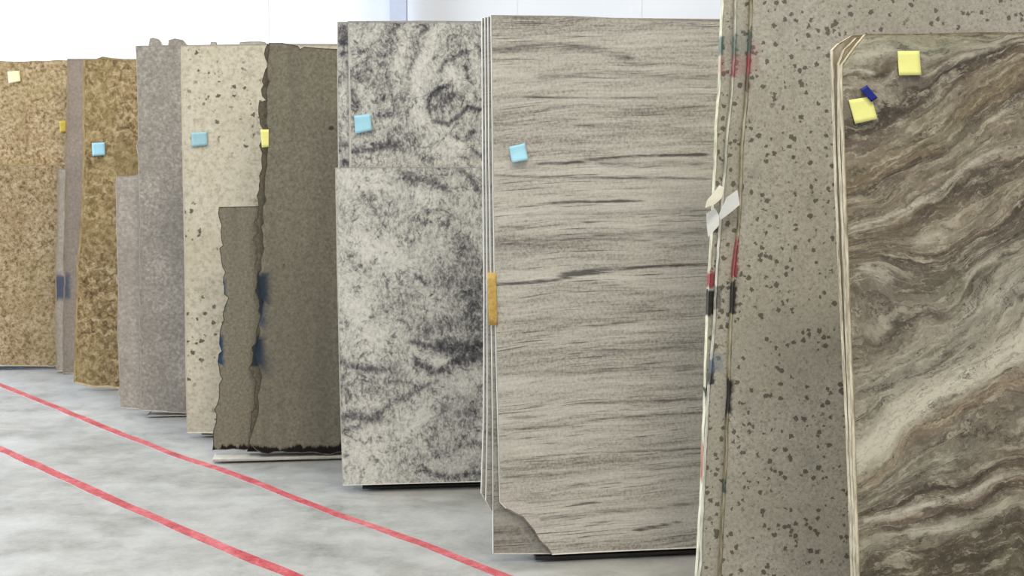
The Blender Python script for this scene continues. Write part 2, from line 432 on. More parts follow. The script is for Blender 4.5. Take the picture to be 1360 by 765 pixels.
def strata():
    C, V = [], []
    for s, pts in STR:
        for x, y in pts: C.append((x / 765, y / 765)); V.append(s / 765)
    C, V = np.array(C), np.array(V); n = len(C)
    r = np.hypot(C[:, None, 0] - C[None, :, 0], C[:, None, 1] - C[None, :, 1])
    K = np.where(r > 0, r * r * np.log(r + 1e-12), 0) + np.eye(n) * 2e-4
    A = np.zeros((n + 3, n + 3)); A[:n, :n] = K; A[:n, n] = 1; A[:n, n + 1:] = C; A[n, :n] = 1; A[n + 1:, :n] = C.T
    w = np.linalg.solve(A, np.concatenate([V, [0, 0, 0]]))
    # the control lines were measured over the slab's face: metres -> the same measure
    p0, p1 = np.array(fJ.loc(1117, 400)), np.array(fJ.loc(1360, 400)); q0, q1 = np.array(fJ.loc(1240, 45)), np.array(fJ.loc(1240, 765))
    ax = (1360 - 1117) / (p1[0] - p0[0]); az = (765 - 45) / (q1[1] - q0[1])
    def fn(P):
        X = np.stack([(1117 + (P[:, 0] - p0[0]) * ax) / 765, (45 + (P[:, 1] - q0[1]) * az) / 765], 1)
        ex = np.maximum(X[:, 0] - 1400 / 765, 0); X[:, 0] = np.minimum(X[:, 0], 1400 / 765); X[:, 1] = np.clip(X[:, 1], .04, 1.1)
        R = np.hypot(X[:, None, 0] - C[None, :, 0], X[:, None, 1] - C[None, :, 1])
        K = np.where(R > 0, R * R * np.log(R + 1e-12), 0)
        v = K @ w[:n] + w[n] + X @ w[n + 1:] + .5 * ex + .05 * np.sin(ex * 5) * np.minimum(ex, 1)
        q = np.abs((v - .97) % 1.7 - .85)                     # the layers repeat farther along the slab
        return np.where((ex > 0) & (v > .97), .12 + q, v)
    def fa(P):
        return (P[:, 0] * .85 + P[:, 1] * .5) * 2.2
    return fn, fa
sj, aj = strata()
veJ = vein_field(fJ, 0, [(3, .9, [(1118, 103), (1150, 104), (1178, 98)]), (7, .8, [(1255, 97), (1290, 78), (1320, 67)]), (3, .9, [(1290, 80), (1322, 68), (1345, 56)]), (2, .8, [(1148, 253), (1175, 238), (1203, 222)]),
      (2, .9, [(1280, 168), (1296, 155), (1312, 147)]), (2, .9, [(1262, 184), (1290, 165)]), (2.5, .8, [(1142, 685), (1178, 673), (1206, 660)]), (4, .7, [(1205, 657), (1240, 646), (1262, 648)]), (3, .7, [(1300, 655), (1325, 640)]),
      (9, .8, [(1354, 274), (1362, 268)]), (5, .8, [(1355, 395), (1362, 390)]), (2.5, .7, [(1135, 450), (1150, 446)]), (2, .7, [(1127, 336), (1150, 331)]), (3, .8, [(1204, 495), (1204, 612)][:1]), (3, .6, [(1230, 277), (1215, 281)]),
      (10, .55, [(1180, 340), (1200, 343)]), (14, .35, [(1240, 370), (1290, 340)]), (12, .4, [(1290, 235), (1240, 268)]), (3, .7, [(1310, 740), (1335, 722), (1360, 716)]), (14, .5, [(1240, 745), (1300, 735)]), (12, .5, [(1150, 765), (1210, 745)])])
liJ = vein_field(fJ, 0, [(3, .8, [(1117, 95), (1140, 92), (1160, 97)]), (2, .8, [(1121, 84), (1136, 64), (1148, 50)]), (4, .6, [(1262, 80), (1299, 70), (1325, 59)]), (2, .8, [(1122, 305), (1173, 292), (1221, 269), (1254, 249), (1276, 227), (1298, 211)]),
      (12, .85, [(1140, 610), (1165, 588), (1200, 560), (1225, 545)]), (17, .85, [(1195, 540), (1240, 522), (1285, 495)]), (14, .7, [(1285, 495), (1325, 476), (1357, 458)]), (3, .8, [(1150, 692), (1213, 675), (1277, 659), (1330, 634)]), (4, .6, [(1285, 368), (1300, 356), (1322, 345)]),
      (10, .5, [(1140, 75), (1180, 65)]), (9, .5, [(1150, 355), (1180, 372)]), (9, .5, [(1215, 705), (1280, 698)]), (8, .5, [(1240, 630), (1262, 614)]), (12, .45, [(1290, 415), (1350, 375)]), (2, .7, [(1318, 160), (1352, 135)]), (8, .5, [(1310, 310), (1345, 282)][:0] or [(1222, 320), (1250, 312)])])
g0 = fJ.loc(1117, 765); g1 = fJ.loc(1375, 40)
tag(slab(fJ, 0, 'marble_slab', [(1150, 45), (1136, 62), (1119, 86), (1118, 110), (1121, 200), (1125, 310), (1129, 420), (1133, 520), (1137, 640), (1141, 765), (1146, 975)], [(1360, 44)], [], 1.7, [m_marble(2), edgeJ], .022,
     grid=(g0[0], g1[0], g0[1] - .02, g1[1] + .02, .0052, .0052), fields={'strata': sj, 'along': aj, 'vein': veJ, 'light': liJ}),
    'brown and cream wave-patterned polished slab with a clipped top corner, at the right edge', 'stone slab', None)
eJ2 = m_edge('pale_sawn_edge', (166, 152, 124), 38, 7)
mJ2 = m_edge('marble_slab_face', (150, 140, 120), 18, 9, rough=.3)
tag(slab(fJ, .026, 'marble_slab', [(1138, 50), (1122, 66), (1115, 84), (1116, 200), (1121, 310), (1125, 420), (1129, 520), (1133, 640), (1137, 765), (1141, 960)], [(1300, 44)], [], 1.7, [mJ2, eJ2], .022, seed=4),
    'pale slab edge showing just behind the brown wave-patterned slab', 'stone slab')
tag(slab(fJ, .052, 'marble_slab', [(1132, 47), (1114, 58), (1106, 66), (1107, 100), (1110, 200), (1114, 310), (1119, 420), (1124, 520), (1129, 640), (1133, 765), (1137, 950)], [(1300, 43)], [], 1.7, [mJ2, eJ2], .022, seed=5),
    'hindmost pale-edged slab of the stack behind the brown wave-patterned slab', 'stone slab')

# --- beige speckled granite, three slabs taller than the picture
fI = Frame(0, None, 0, 7, 3).at_depth(975, 3.86, 0.0)
def pxr(fr, off, x0, x1, y0, y1, c, soft=.004, k=.9):
    a = fr.loc(x0, y1, off); b = fr.loc(x1, y0, off)
    return (a[0], b[0], a[1], b[1], c, soft, k)
GRN, RED, BLK, BRN = (38, 66, 56), (128, 34, 44), (30, 26, 24), (74, 48, 40)
k1 = [pxr(fI, 0, 985, 999, 36, 72, GRN, .006, .9), pxr(fI, 0, 984, 998, 70, 98, RED, .006, .9), pxr(fI, 0, 982, 995, 98, 122, BRN, .005, .8), pxr(fI, 0, 1000, 1007, 55, 95, (150, 100, 100), .02, .35),
      pxr(fI, 0, 970, 981, 312, 368, RED, .005, .85), pxr(fI, 0, 966, 979, 374, 418, BLK, .006, .95), pxr(fI, 0, 960, 972, 506, 552, BLK, .006, .95), pxr(fI, 0, 960, 975, 508, 520, BLK, .008, .8), pxr(fI, 0, 958, 964, 636, 655, (40, 66, 70), .004, .9)]
k2 = [pxr(fI, .034, 966, 979, 44, 76, GRN, .008, .85), pxr(fI, .034, 965, 977, 74, 102, RED, .008, .9), pxr(fI, .034, 968, 992, 40, 72, (110, 122, 112), .02, .4), pxr(fI, .034, 968, 992, 72, 98, (150, 104, 104), .02, .45), pxr(fI, .034, 964, 972, 100, 130, BRN, .005, .8),
      pxr(fI, .034, 950, 958, 380, 410, BLK, .005, .6), pxr(fI, .034, 940, 949, 478, 510, BLK, .005, .9), pxr(fI, .034, 944, 960, 470, 495, (110, 125, 135), .012, .5)]
k3 = [pxr(fI, .068, 953, 962, 48, 72, (60, 86, 78), .005, .8), pxr(fI, .068, 951, 962, 74, 98, (140, 60, 66), .01, .4), pxr(fI, .068, 938, 957, 360, 382, RED, .008, .9), pxr(fI, .068, 936, 955, 386, 420, BLK, .006, .95), pxr(fI, .068, 928, 942, 515, 526, BLK, .005, .9), pxr(fI, .068, 929, 940, 590, 640, (150, 74, 54), .01, .7)]
lI1 = [(999, -30), (998, 30), (993, 120), (988, 180), (983, 290), (976, 350), (972, 420), (969, 510), (966, 590), (960, 700), (957, 765), (950, 850)]
lI2 = [(979, -30), (978, 20), (974, 110), (968, 170), (964, 230), (958, 300), (953, 370), (950, 430), (945, 490), (941, 540), (938, 600), (934, 690), (930, 765), (925, 850)]
lI3 = [(961, -30), (960, 20), (957, 110), (952, 170), (950, 235), (947, 300), (943, 360), (940, 430), (938, 500), (936, 560), (934, 610), (930, 690), (926, 765), (921, 850)]
def eI(k, mk): return m_edge('sawn_edge_with_paint', {1: (138, 128, 100), 2: (160, 153, 132), 4: (190, 183, 154)}[k], 34, k, mk)
rg = (.0014, .03)
tag(slab(fI, 0, 'granite_slab', lI1, [(1360, -40)], [], 1.35, [m_speckled(3, k1), eI(1, k1)], .03, rough=rg, seed=11, arris=.004),
    'tall beige slab with dark specks, front one of its three, beside the brown slab', 'stone slab')
tag(slab(fI, .034, 'granite_slab', lI2, [(1100, -42)], [], 1.4, [m_speckled(7, k2), eI(2, k2)], .03, rough=rg, seed=12),
    'tall beige speckled slab in the middle of its three, edge marked green and red', 'stone slab')
tag(slab(fI, .068, 'granite_slab', lI3, [(1100, -44)], [], 1.45, [m_speckled(9, k3), eI(4, k3)], .03, rough=rg, seed=13),
    'hindmost tall beige speckled slab, its edge against the striped slab', 'stone slab')

# --- striped beige granite
RH = .035
fH = Frame(668, 739, RH, 7.5, 3)
veinsH = [(max(2.2, h_), min(1.2, k_ * 1.25), p_) for h_, k_, p_ in [(1.6, .9, [(658, 378), (700, 376), (735, 372), (780, 363), (815, 358), (870, 354), (945, 349)]), (4, .9, [(740, 366), (790, 361), (820, 357)]), (7, .45, [(650, 66), (700, 62), (760, 62), (790, 66), (835, 76)]), (2, .5, [(780, 66), (835, 77)]),
          (7, .35, [(715, 103), (800, 98), (950, 102)]), (2, .55, [(690, 128), (770, 130), (880, 130)]), (2.4, .8, [(712, 217), (755, 217), (790, 211), (850, 207), (945, 205)]), (6, .4, [(800, 218), (945, 218)]), (2, .6, [(655, 233), (760, 236), (945, 237)]),
          (2, .7, [(720, 270), (770, 268), (820, 267), (850, 267)]), (2, .5, [(660, 302), (700, 301)]), (11, .4, [(658, 324), (740, 320), (790, 316), (940, 308)]), (3, .5, [(735, 322), (790, 316)]), (2, .6, [(785, 433), (815, 430), (855, 427)]), (2, .4, [(800, 380), (830, 378)]),
          (2.5, .75, [(850, 704), (880, 698), (905, 692)]), (2, .6, [(665, 571), (745, 566), (805, 556), (870, 551), (930, 548)]), (2, .5, [(667, 613), (690, 611), (742, 604), (800, 601), (930, 596)]), (2, .5, [(770, 536), (860, 533), (930, 530)]), (3, .45, [(667, 556), (720, 553)]),
          (2, .4, [(700, 668), (770, 663)]), (6, .3, [(670, 500), (760, 494), (930, 488)]), (6, .3, [(700, 285), (930, 280)]), (5, .3, [(660, 190), (720, 188)]), (2, .5, [(870, 164), (915, 173)]), (2, .5, [(755, 167), (785, 167)]), (2, .6, [(655, 164), (700, 166)]),
          (6, .35, [(860, 30), (945, 36)]), (5, .35, [(690, 470), (930, 462)]), (5, .35, [(670, 635), (930, 618)]), (4, .4, [(720, 690), (930, 668)])]]
gx0, gz0 = fH.loc(655, 745); gx1, gz1 = fH.loc(965, 15)
edgeH = m_edge('pale_sawn_edge', (202, 197, 186), 12, 5)
mH = m_striped(4)
tag(slab(fH, 0, 'granite_slab', [(652, 20), (654, 200), (657, 400), (661, 560), (664, 668), (672, 676), (684, 682), (694, 687), (703, 698), (709, 705), (716, 718), (726, 727), (733, 737)], [(760, 21), (860, 26), (955, 28)], [(800, 733.5), (925, 728)], 2.3, [mH, edgeH, m_rough(15, None, (126, 118, 104))], .02, seed=20, arris=.004, chip=(fH.loc(656, 700)[0] + .002, fH.loc(734, 730)[0], fH.loc(656, 675)[1]),
     grid=(gx0, gx1, gz0, gz1, .045, .0045), fields={'vein': vein_field(fH, 0, veinsH)}),
    'beige slab with horizontal grey streaks and a broken lower corner', 'stone slab')
mH_shade = m_striped(8, False, None, .8)  # dimmer tone: shade behind the broken corner put into the stone colour
tag(slab(fH, .022, 'granite_slab', [(648, 22), (649, 200), (652, 400), (654, 560), (655, 736)], [(750, 23)], [(735, 736)], 2.3, [mH_shade, edgeH], .02, seed=21),
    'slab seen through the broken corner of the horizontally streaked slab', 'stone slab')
tag(slab(fH, .044, 'granite_slab', [(644, 23), (645, 200), (647, 400), (647, 560), (645, 666), (664, 700), (700, 733)], [(750, 24)], [(760, 733)], 2.3, [mH_shade, edgeH], .02, seed=22),
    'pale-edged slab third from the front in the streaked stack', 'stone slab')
tag(slab(fH, .066, 'granite_slab', [(640, 24), (641, 200), (643, 400), (642, 560), (639, 656), (660, 692), (694, 730)], [(750, 25)], [(760, 730)], 2.3, [mH_shade, edgeH], .02, seed=23),
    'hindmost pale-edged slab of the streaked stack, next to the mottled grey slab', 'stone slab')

# --- mottled grey granite
RG = .04
fG = Frame(456, 644, RG, 6, 3)
vG1 = [(7, .7, [(535, 234), (564, 239), (590, 251)]), (3, .9, [(567, 281), (584, 279), (587, 268)]), (5, .8, [(614, 226), (638, 254)]), (2, 1, [(555, 370), (561, 372), (566, 379)]), (26, .75, [(625, 385), (632, 430)]), (18, .6, [(600, 372), (615, 360)]), (14, .4, [(608, 314), (630, 345)]),
       (4, 1.2, [(548, 454), (562, 458), (577, 462)]), (13, 1.2, [(585, 462), (612, 462), (648, 458)]), (9, 1.1, [(605, 478), (640, 472)]), (5, 1.2, [(554, 482), (565, 488), (577, 494), (592, 488)]), (14, .55, [(560, 440), (600, 430), (640, 440)]), (14, .35, [(500, 420), (540, 400)]),
       (5, .8, [(454, 480), (468, 487), (490, 491), (515, 490)]), (11, .6, [(524, 492)]), (8, .5, [(456, 500), (462, 530)]), (7, .95, [(456, 556), (475, 551), (490, 557), (503, 553)]), (5, 1.1, [(488, 558), (500, 557)]), (3, .7, [(503, 551), (522, 534), (535, 527), (548, 522), (580, 505)]), (4, .7, [(456, 572), (475, 566)]),
       (5, .4, [(593, 528), (580, 564), (571, 590), (584, 606)]), (16, .5, [(616, 562), (630, 540)]), (12, .45, [(605, 592), (620, 585)]), (4, .8, [(551, 628), (560, 622), (584, 632), (600, 634), (640, 628)]), (9, .4, [(640, 600), (630, 630)]), (3, .5, [(520, 625), (545, 605)]),
       (6, .3, [(480, 255), (510, 300)]), (3, .6, [(500, 264), (492, 266)]), (4, .4, [(484, 360), (470, 350)]), (3, .5, [(510, 510), (530, 505), (555, 512)]), (10, .35, [(470, 520), (500, 515)])]
lG1 = [(24, -.7, [(480, 320), (520, 340)]), (28, -.6, [(470, 400), (490, 440)]), (10, -.6, [(578, 478), (588, 480)]), (20, -.5, [(560, 545), (540, 570)]), (14, -.6, [(600, 515), (635, 505)]), (30, -.5, [(490, 590), (480, 620)]), (16, -.6, [(560, 262), (575, 268)]), (24, -.5, [(470, 240), (500, 240)])]
vG2 = [(3, 1, [(600, 114), (583, 117), (572, 126), (569, 141), (574, 160), (594, 165), (610, 154), (621, 142), (640, 146)]), (3, .9, [(585, 94), (594, 80), (610, 71), (618, 66)]), (3, .9, [(594, 178), (616, 187), (629, 175)]), (3.5, .8, [(627, 198), (640, 210)]), (4, 1, [(499, 155), (517, 152)]), (7, 1.1, [(500, 194), (528, 193)]),
       (4, 1, [(470, 200), (497, 199)]), (5, .9, [(519, 176), (517, 190)]), (8, .5, [(533, 174), (572, 215)]), (2.5, 1, [(478, 70), (489, 65)]), (12, .5, [(522, 34), (506, 83)]), (9, .55, [(569, 34), (555, 53), (544, 92)]), (3, .9, [(619, 88), (622, 104)]), (6, .8, [(506, 132)]), (5, .7, [(468, 120), (473, 145)]), (8, .45, [(580, 120), (610, 128)]),
       (9, .3, [(592, 128)]), (12, .4, [(620, 40), (600, 60)]), (4, .7, [(634, 60), (640, 70)]), (14, .4, [(480, 100), (510, 110)]), (3, .7, [(632, 130), (640, 133)]), (10, .4, [(540, 120), (528, 145)]), (3, .7, [(560, 208), (575, 216)])]
lG2 = [(10, -.8, [(580, 34), (561, 80), (553, 110), (555, 149), (583, 174), (612, 192)]), (14, -.4, [(545, 60), (530, 90)]), (9, -.5, [(600, 205), (560, 195)]), (8, -.5, [(600, 95), (610, 110)])]
def both(fr, off, dk, lt):
    a, b = vein_field(fr, off, dk), vein_field(fr, off, [(h, -k, p) for h, k, p in lt])
    return lambda P: a(P) - b(P) * .8
a = fG.loc(443, 650); b = fG.loc(660, 218)
edgeG = m_edge('pale_sawn_edge', (198, 195, 188), 14, 6)
tag(slab(fG, 0, 'granite_slab', [(445, 222.5), (447, 340), (449, 430), (451, 520), (455, 645)], [(640, 222)], [(640, 640)], 2.5, [m_mottled(1), edgeG], .03, seed=30,
     grid=(a[0], b[0], a[1], b[1], .01, .01), fields={'vein': both(fG, 0, vG1, lG1)}),
    'shorter mottled grey slab with dark cloudy veins, in front of its stack', 'stone slab')
a = fG.loc(460, 230, .034); b = fG.loc(660, 22, .034)
tag(slab(fG, .034, 'granite_slab', [(462, 28), (463, 120), (464, 222), (468, 400), (470, 640)], [(560, 27.5), (640, 28)], [(640, 639)], 2.4, [m_mottled(5), edgeG], .03, seed=31, arris=.008,
     grid=(a[0], b[0], a[1], b[1], .01, .01), fields={'vein': both(fG, .034, vG2, lG2)}),
    'taller swirled grey slab standing behind the shorter mottled one', 'stone slab')
vG3 = [(9, 1.1, [(455, 40)]), (8, 1.1, [(456, 55)]), (5, 1.1, [(455, 72)]), (5, .6, [(456, 100)]), (7, 1, [(456, 195)]), (5, 1, [(457, 216)])]
a = fG.loc(446, 240, .068); b = fG.loc(470, 22, .068)
tag(slab(fG, .068, 'granite_slab', [(448, 29), (448, 120), (449, 222), (458, 400), (461, 638)], [(600, 28.5)], [(640, 638)], 2.4, [m_mottled(8), edgeG], .03, seed=32,
     grid=(a[0], b[0], a[1], b[1], .01, .01), fields={'vein': vein_field(fG, .068, vG3)}),
    'narrow strip of dark-spotted grey slab, hindmost of the mottled stack', 'stone slab')

# --- rough grey-brown granite backs
RF = .045
fF = Frame(340, 602, RF, 6, 3)
BLU = (34, 47, 60)
kF1 = [pxr(fF, 0, 338, 357, 362, 402, BLU, .026, .95), pxr(fF, 0, 335, 352, 400, 432, (44, 62, 82), .026, .8), pxr(fF, 0, 333, 350, 448, 486, BLU, .024, .98), pxr(fF, 0, 340, 360, 470, 500, (60, 66, 74), .03, .4)]
kF2 = [pxr(fF, .034, 332, 352, 360, 430, BLU, .012, .8), pxr(fF, .034, 328, 350, 446, 486, BLU, .01, .85)]
kF3 = [pxr(fF, .068, 287, 299, 372, 412, (36, 66, 92), .01, .9), pxr(fF, .068, 284, 296, 448, 482, (30, 58, 88), .01, .9)]
dk = m_rough(6, None, (98, 90, 76))
tag(slab(fF, 0, 'granite_slab', [(357, 57), (355, 80), (354, 130), (356, 180), (354, 210), (351, 240), (348, 275), (350, 330), (342, 365), (350, 400), (345, 440), (338, 470), (347, 500), (343, 545), (334, 575), (330, 588), (340, 598), (348, 602)], [(375, 57), (396, 61), (399, 65), (404, 62), (425, 64), (447, 65)], [(400, 602), (448, 601)], 2.4,
     [m_rough(2, kF1, tar=True), m_rough(3, kF1, (92, 84, 71))], .03, rough=(.004, .03, .012, .11), rough_bot=(.010, .03), rough_top=(.004, .05), seed=40),
    'dark grey-brown rough slab with a ragged edge, front of its stack beside the mottled slab', 'stone slab')
tag(slab(fF, .034, 'granite_slab', [(355, 58), (352, 65), (350, 100), (348, 128), (353, 133), (344, 136), (343, 142), (345, 165), (349, 172), (347, 210), (345, 240), (343, 275), (341, 330), (341, 365), (344, 400), (340, 440), (336, 470), (338, 520), (334, 560), (330, 585), (328, 600)], [(366, 60), (400, 68), (447, 70)], [(448, 599)], 2.4,
     [m_rough(4, kF2, (104, 97, 82), tar=True), dk], .03, rough=(.006, .022, .014, .08), seed=41),
    'dark rough slab showing as a thin ragged strip beside the cream slab', 'stone slab')
tag(slab(fF, .068, 'granite_slab', [(291, 275), (291, 290), (294, 300), (293, 340), (296, 375), (299, 405), (292, 440), (289, 480), (291, 520), (287, 560), (283, 572), (282, 598)], [(345, 274)], [(345, 598)], 2.5,
     [m_rough(7, kF3, (124, 118, 103), tar=True), m_rough(8, kF3, (88, 80, 68))], .03, rough=(.005, .024, .013, .09), rough_bot=(.008, .03), seed=42),
    'short rough brown-grey offcut with blue paint on its edge, before the cream slab', 'stone slab')

# --- cream slab with dark specks
RE = .03
fE = Frame(250, 575, RE, 6, 3)
edgeE = m_edge('cream_sawn_edge', (214, 206, 188), 12, 8)
tag(slab(fE, 0, 'granite_slab', [(240, 60), (241, 150), (243, 260), (245, 370), (246, 480), (248, 575)], [(300, 59), (355, 58)], [(330, 576)], 2.4, [m_white_speck(3), edgeE], .03, seed=50, arris=.007),
    'cream slab with scattered dark specks', 'stone slab')
mE2 = m_grey(21, None, (158, 154, 144), (196, 192, 182))
tag(slab(fE, .034, 'granite_slab', [(262, 60), (262, 575)], [(279, 60), (280, 56), (287, 56), (288, 60), (318, 59), (319, 56), (344, 55), (352, 56), (356, 60)], [(330, 574)], 2.3, [mE2, m_rough(9, None, (150, 146, 136))], .03, seed=51, rough_top=(.002, .04)),
    'pale grey slab with notched top just above the cream slab', 'stone slab')

# --- fine grey granite
RD = .03
fD = Frame(190, 548, RD, 6, 3)
edgeD = m_edge('rough_grey_edge', (186, 180, 170), 16, 9)
tag(slab(fD, 0, 'granite_slab', [(180, 61), (182, 120), (184, 233), (186, 300), (184, 380), (186, 460), (187, 545)], [(212, 61), (240, 63)], [(205, 546), (246, 549)], 2.4, [m_grey(1), edgeD], .03, rough=(.0022, .035, .010, .30), rough_bot=(.004, .04), rough_top=(.003, .04), seed=60),
    'tall fine-grained grey slab next to the cream speckled slab', 'stone slab')
tag(slab(fD, .034, 'granite_slab', [(183, 62), (184, 300), (189, 545)], [(197, 61), (199, 51), (203, 50), (211, 52), (214, 56), (215, 60), (223, 60), (224, 53), (232, 51), (243, 53), (249, 60)], [(246, 546)], 2.4, [m_grey(4), edgeD], .03, seed=61),
    'grey slab with two knobs rising over the tall grey slab', 'stone slab')
tag(slab(fD, .068, 'granite_slab', [(154, 234), (154, 300), (157, 380), (156, 450), (160, 542)], [(184, 233)], [(190, 543)], 2.5, [m_grey(6, None, (138, 130, 121), (194, 185, 174)), edgeD], .03, rough=(.002, .035, .011, .30), seed=62),
    'shorter grey slab standing out left of the tall fine-grained grey slab', 'stone slab')

# --- gold granite with bold grain
RCc = .02
fC = Frame(110, 515, RCc, 6, 3)
edgeC = m_edge('pale_gold_edge', (186, 164, 122), 20, 11)
tag(slab(fC, 0, 'granite_slab', [(111, 79), (110, 150), (109, 230), (107, 300), (102, 360), (100, 420), (99, 470), (98, 508)], [(125, 79), (136, 75), (150, 77), (180, 79)], [(120, 514), (160, 517)], 2.3, [m_gold(3, True, None, .94), edgeC], .03, rough=(.003, .03), rough_top=(.006, .05), rough_bot=(.006, .05), seed=70, arris=.010),
    'gold-brown slab of bold grain between the grey strip and the grey slabs', 'stone slab')

# --- grey-brown strip pair
fB = Frame(90, 497, .0, 6, 3)
kB = [pxr(fB, .034, 70, 92, 366, 398, (44, 60, 92), .02, .85)]
kB0 = [pxr(fB, 0, 84, 92, 364, 396, (52, 70, 100), .02, .8)]
edgeB = m_edge('dusty_grey_edge', (176, 162, 142), 16, 12)
tag(slab(fB, 0, 'granite_slab', [(89, 78), (88, 150), (87, 230), (85, 320), (84, 400), (83, 460), (83, 496)], [(110, 78)], [(105, 497)], 2.2, [m_grey(11, kB0, (136, 124, 112), (176, 163, 149)), edgeB], .03, rough=(.003, .04), seed=80, arris=.008),
    'narrow grey-brown slab strip as tall as the gold slab it stands beside', 'stone slab')
tag(slab(fB, .034, 'granite_slab', [(76, 224), (76, 300), (73, 350), (73, 420), (74, 460), (74, 493)], [(95, 224)], [(100, 494)], 2.2, [m_grey(14, kB, (144, 136, 124), (184, 175, 162)), edgeB], .03, rough=(.003, .04), seed=81, arris=.006),
    'lower grey slab strip at the edge of the far gold slab, smeared blue', 'stone slab')

# --- far gold granite
RA = .03
fA = Frame(40, 485, RA, 6, 3)
tag(slab(fA, 0, 'granite_slab', [(-70, 220), (-68, 340), (-66, 484)], [(80, 219)], [(80, 487)], 2.3, [m_gold(7, tone=.87), edgeC], .03, rough=(.004, .04), rough_top=(.002, .05), seed=90),
    'shorter gold-brown slab in front of the far gold slab at the left edge', 'stone slab')
tag(slab(fA, .034, 'granite_slab', [(-62, 80), (-60, 220), (-58, 483)], [(40, 81), (86, 80)], [(80, 484)], 2.3, [m_gold(12, tone=.94), edgeC], .03, rough=(.004, .04), rough_top=(.004, .05), seed=91),
    'taller far gold-brown slab at the left edge, a cream note near its top', 'stone slab')

# ------------------------------------------------------------------ rack beds the slabs stand on
m_beam_l = m_plain('whitewashed_timber', (180, 176, 166), .7, 10, 22)
m_beam_shade = m_plain('shade_dark_steel', (40, 38, 36), .6, 6, 30)  # near-black: shadow of the gap under the slabs put into the rail colour
def rack(fr, x0, x1, front, depth, top, beam, label, off):
    """timber or steel bed under a stack, on low feet"""
    e = bpy.data.objects.new('rack_bed', None); COL.objects.link(e)
    m = Matrix((fr.u, fr.h, Vector((0, 0, 1)))).transposed().to_4x4(); m.translation = Vector((fr.o.x, fr.o.y, 0)); e.matrix_world = m
    bm = bmesh.new(); add_box(bm, x0, x1, front, front + depth, .010, fr.low - .0015, .003)
    b = link('bed_rail', bm, beam); b.parent = e
    for fx in (x0 + .5, (x0 + x1) / 2, x1 - .4):
        bm = bmesh.new(); add_box(bm, fx - .04, fx + .04, front + .03, front + depth - .01, 0, .010); k_ = link('foot', bm, beam); k_.parent = e
    tag(e, label, 'rack bed'); return e
rack(fH, .12, 2.2, .012, .09, RH, m_beam_shade, 'shade-dark rack bed in the gap under the streaked beige slabs', .09)
rack(fG, .08, 2.2, .03, .09, RG, m_beam_shade, 'shade-dark rack bed in the gap under the mottled grey slabs', .10)
rack(fF, -.2, 2.2, -.006, .12, RF, m_beam_l, 'whitish beam on the floor under the rough dark slabs', .10)
rack(fE, .06, 2.2, .004, .08, RE, m_beam_l, 'whitish beam on the floor under the cream slab', .07)
rack(fD, .02, 2.2, -.004, .12, RD, m_beam_l, 'whitish beam on the floor under the fine-grained grey slabs', .10)
rack(fA, -.3, 1.9, .01, .08, RA, m_beam_shade, 'shade-dark bed under the far gold slabs', .07)

# ------------------------------------------------------------------ notes, tape, paper tags
def note(fr, off, quad, mat_, name, label, cat, curl=.006, grp=None, n=6):
    """a thin paper sheet on a slab face: four corner pixels tl, tr, br, bl"""
    q = [fr.loc(x, y, off) for x, y in quad]
    c = (sum(p[0] for p in q) / 4, sum(p[1] for p in q) / 4)
    bm = bmesh.new(); rows = []
    for j in range(n + 1):
        v = j / n; row = []
        for i in range(n + 1):
            u = i / n
            x = (q[0][0] * (1 - u) + q[1][0] * u) * (1 - v) + (q[3][0] * (1 - u) + q[2][0] * u) * v
            z = (q[0][1] * (1 - u) + q[1][1] * u) * (1 - v) + (q[3][1] * (1 - u) + q[2][1] * u) * v
            row.append(bm.verts.new((x - c[0], -.0012 - curl * v * v - curl * .25 * math.sin(u * 3.1) * v, z - c[1])))
        rows.append(row)
    for j in range(n):
        for i in range(n):
            f = bm.faces.new((rows[j][i], rows[j + 1][i], rows[j + 1][i + 1], rows[j][i + 1])); f.smooth = True
    bmesh.ops.recalc_face_normals(bm, faces=bm.faces[:])
    bmesh.ops.solidify(bm, geom=bm.faces[:], thickness=.0006)
    m = fr.mat(off); m.translation = m.translation + fr.u * c[0] + fr.w * c[1]
    return tag(link(name, bm, mat_, m), label, cat, grp)
P_BLUE = m_plain('blue_note_paper', (160, 207, 224), .8, 4, 40); P_YEL = m_plain('yellow_note_paper', (232, 228, 142), .8, 4, 40)
P_CRM = m_plain('cream_note_paper', (240, 230, 184), .8, 4, 40); P_TAPE = m_plain('dark_blue_tape', (24, 36, 116), .5, 4, 60)
P_OCH = m_plain('ochre_tape', (190, 156, 86), .6, 18, 60); P_WHT = m_plain('white_paper', (226, 226, 222), .8, 4, 30)
P_WRM = m_plain('off_white_paper', (224, 218, 200), .8, 5, 30)
note(fA, .034, [(10, 95), (26, 94), (28, 108), (12, 111)], P_CRM, 'sticky_note', 'cream sticky note on the far gold slab', 'sticky note')
note(fA, .034, [(79, 161), (88, 160), (88, 175), (80, 176)], m_plain('mustard_note_paper', (206, 180, 78), .8, 6, 40), 'sticky_note', 'small mustard yellow note at the edge of the far gold slab', 'sticky note', .002)
note(fC, 0, [(122, 190), (139, 189), (140, 206), (123, 207)], P_BLUE, 'sticky_note', 'pale blue sticky note on the bold-grained gold slab', 'sticky note')
note(fE, 0, [(254, 176), (275, 175), (276, 193), (255, 195)], m_plain('faded_blue_note_paper', (158, 196, 208), .8, 5, 40), 'sticky_note', 'pale blue sticky note on the cream speckled slab', 'sticky note', .004)
note(fF, 0, [(346, 172), (357, 172), (357, 195), (348, 196)], P_YEL, 'sticky_note', 'narrow yellow note on the ragged edge of the dark rough slab', 'sticky note', .003)
note(fG, .034, [(470, 154), (492, 151), (494, 173), (472, 178)], P_BLUE, 'sticky_note', 'pale blue sticky note on the swirled grey slab', 'sticky note', .007)
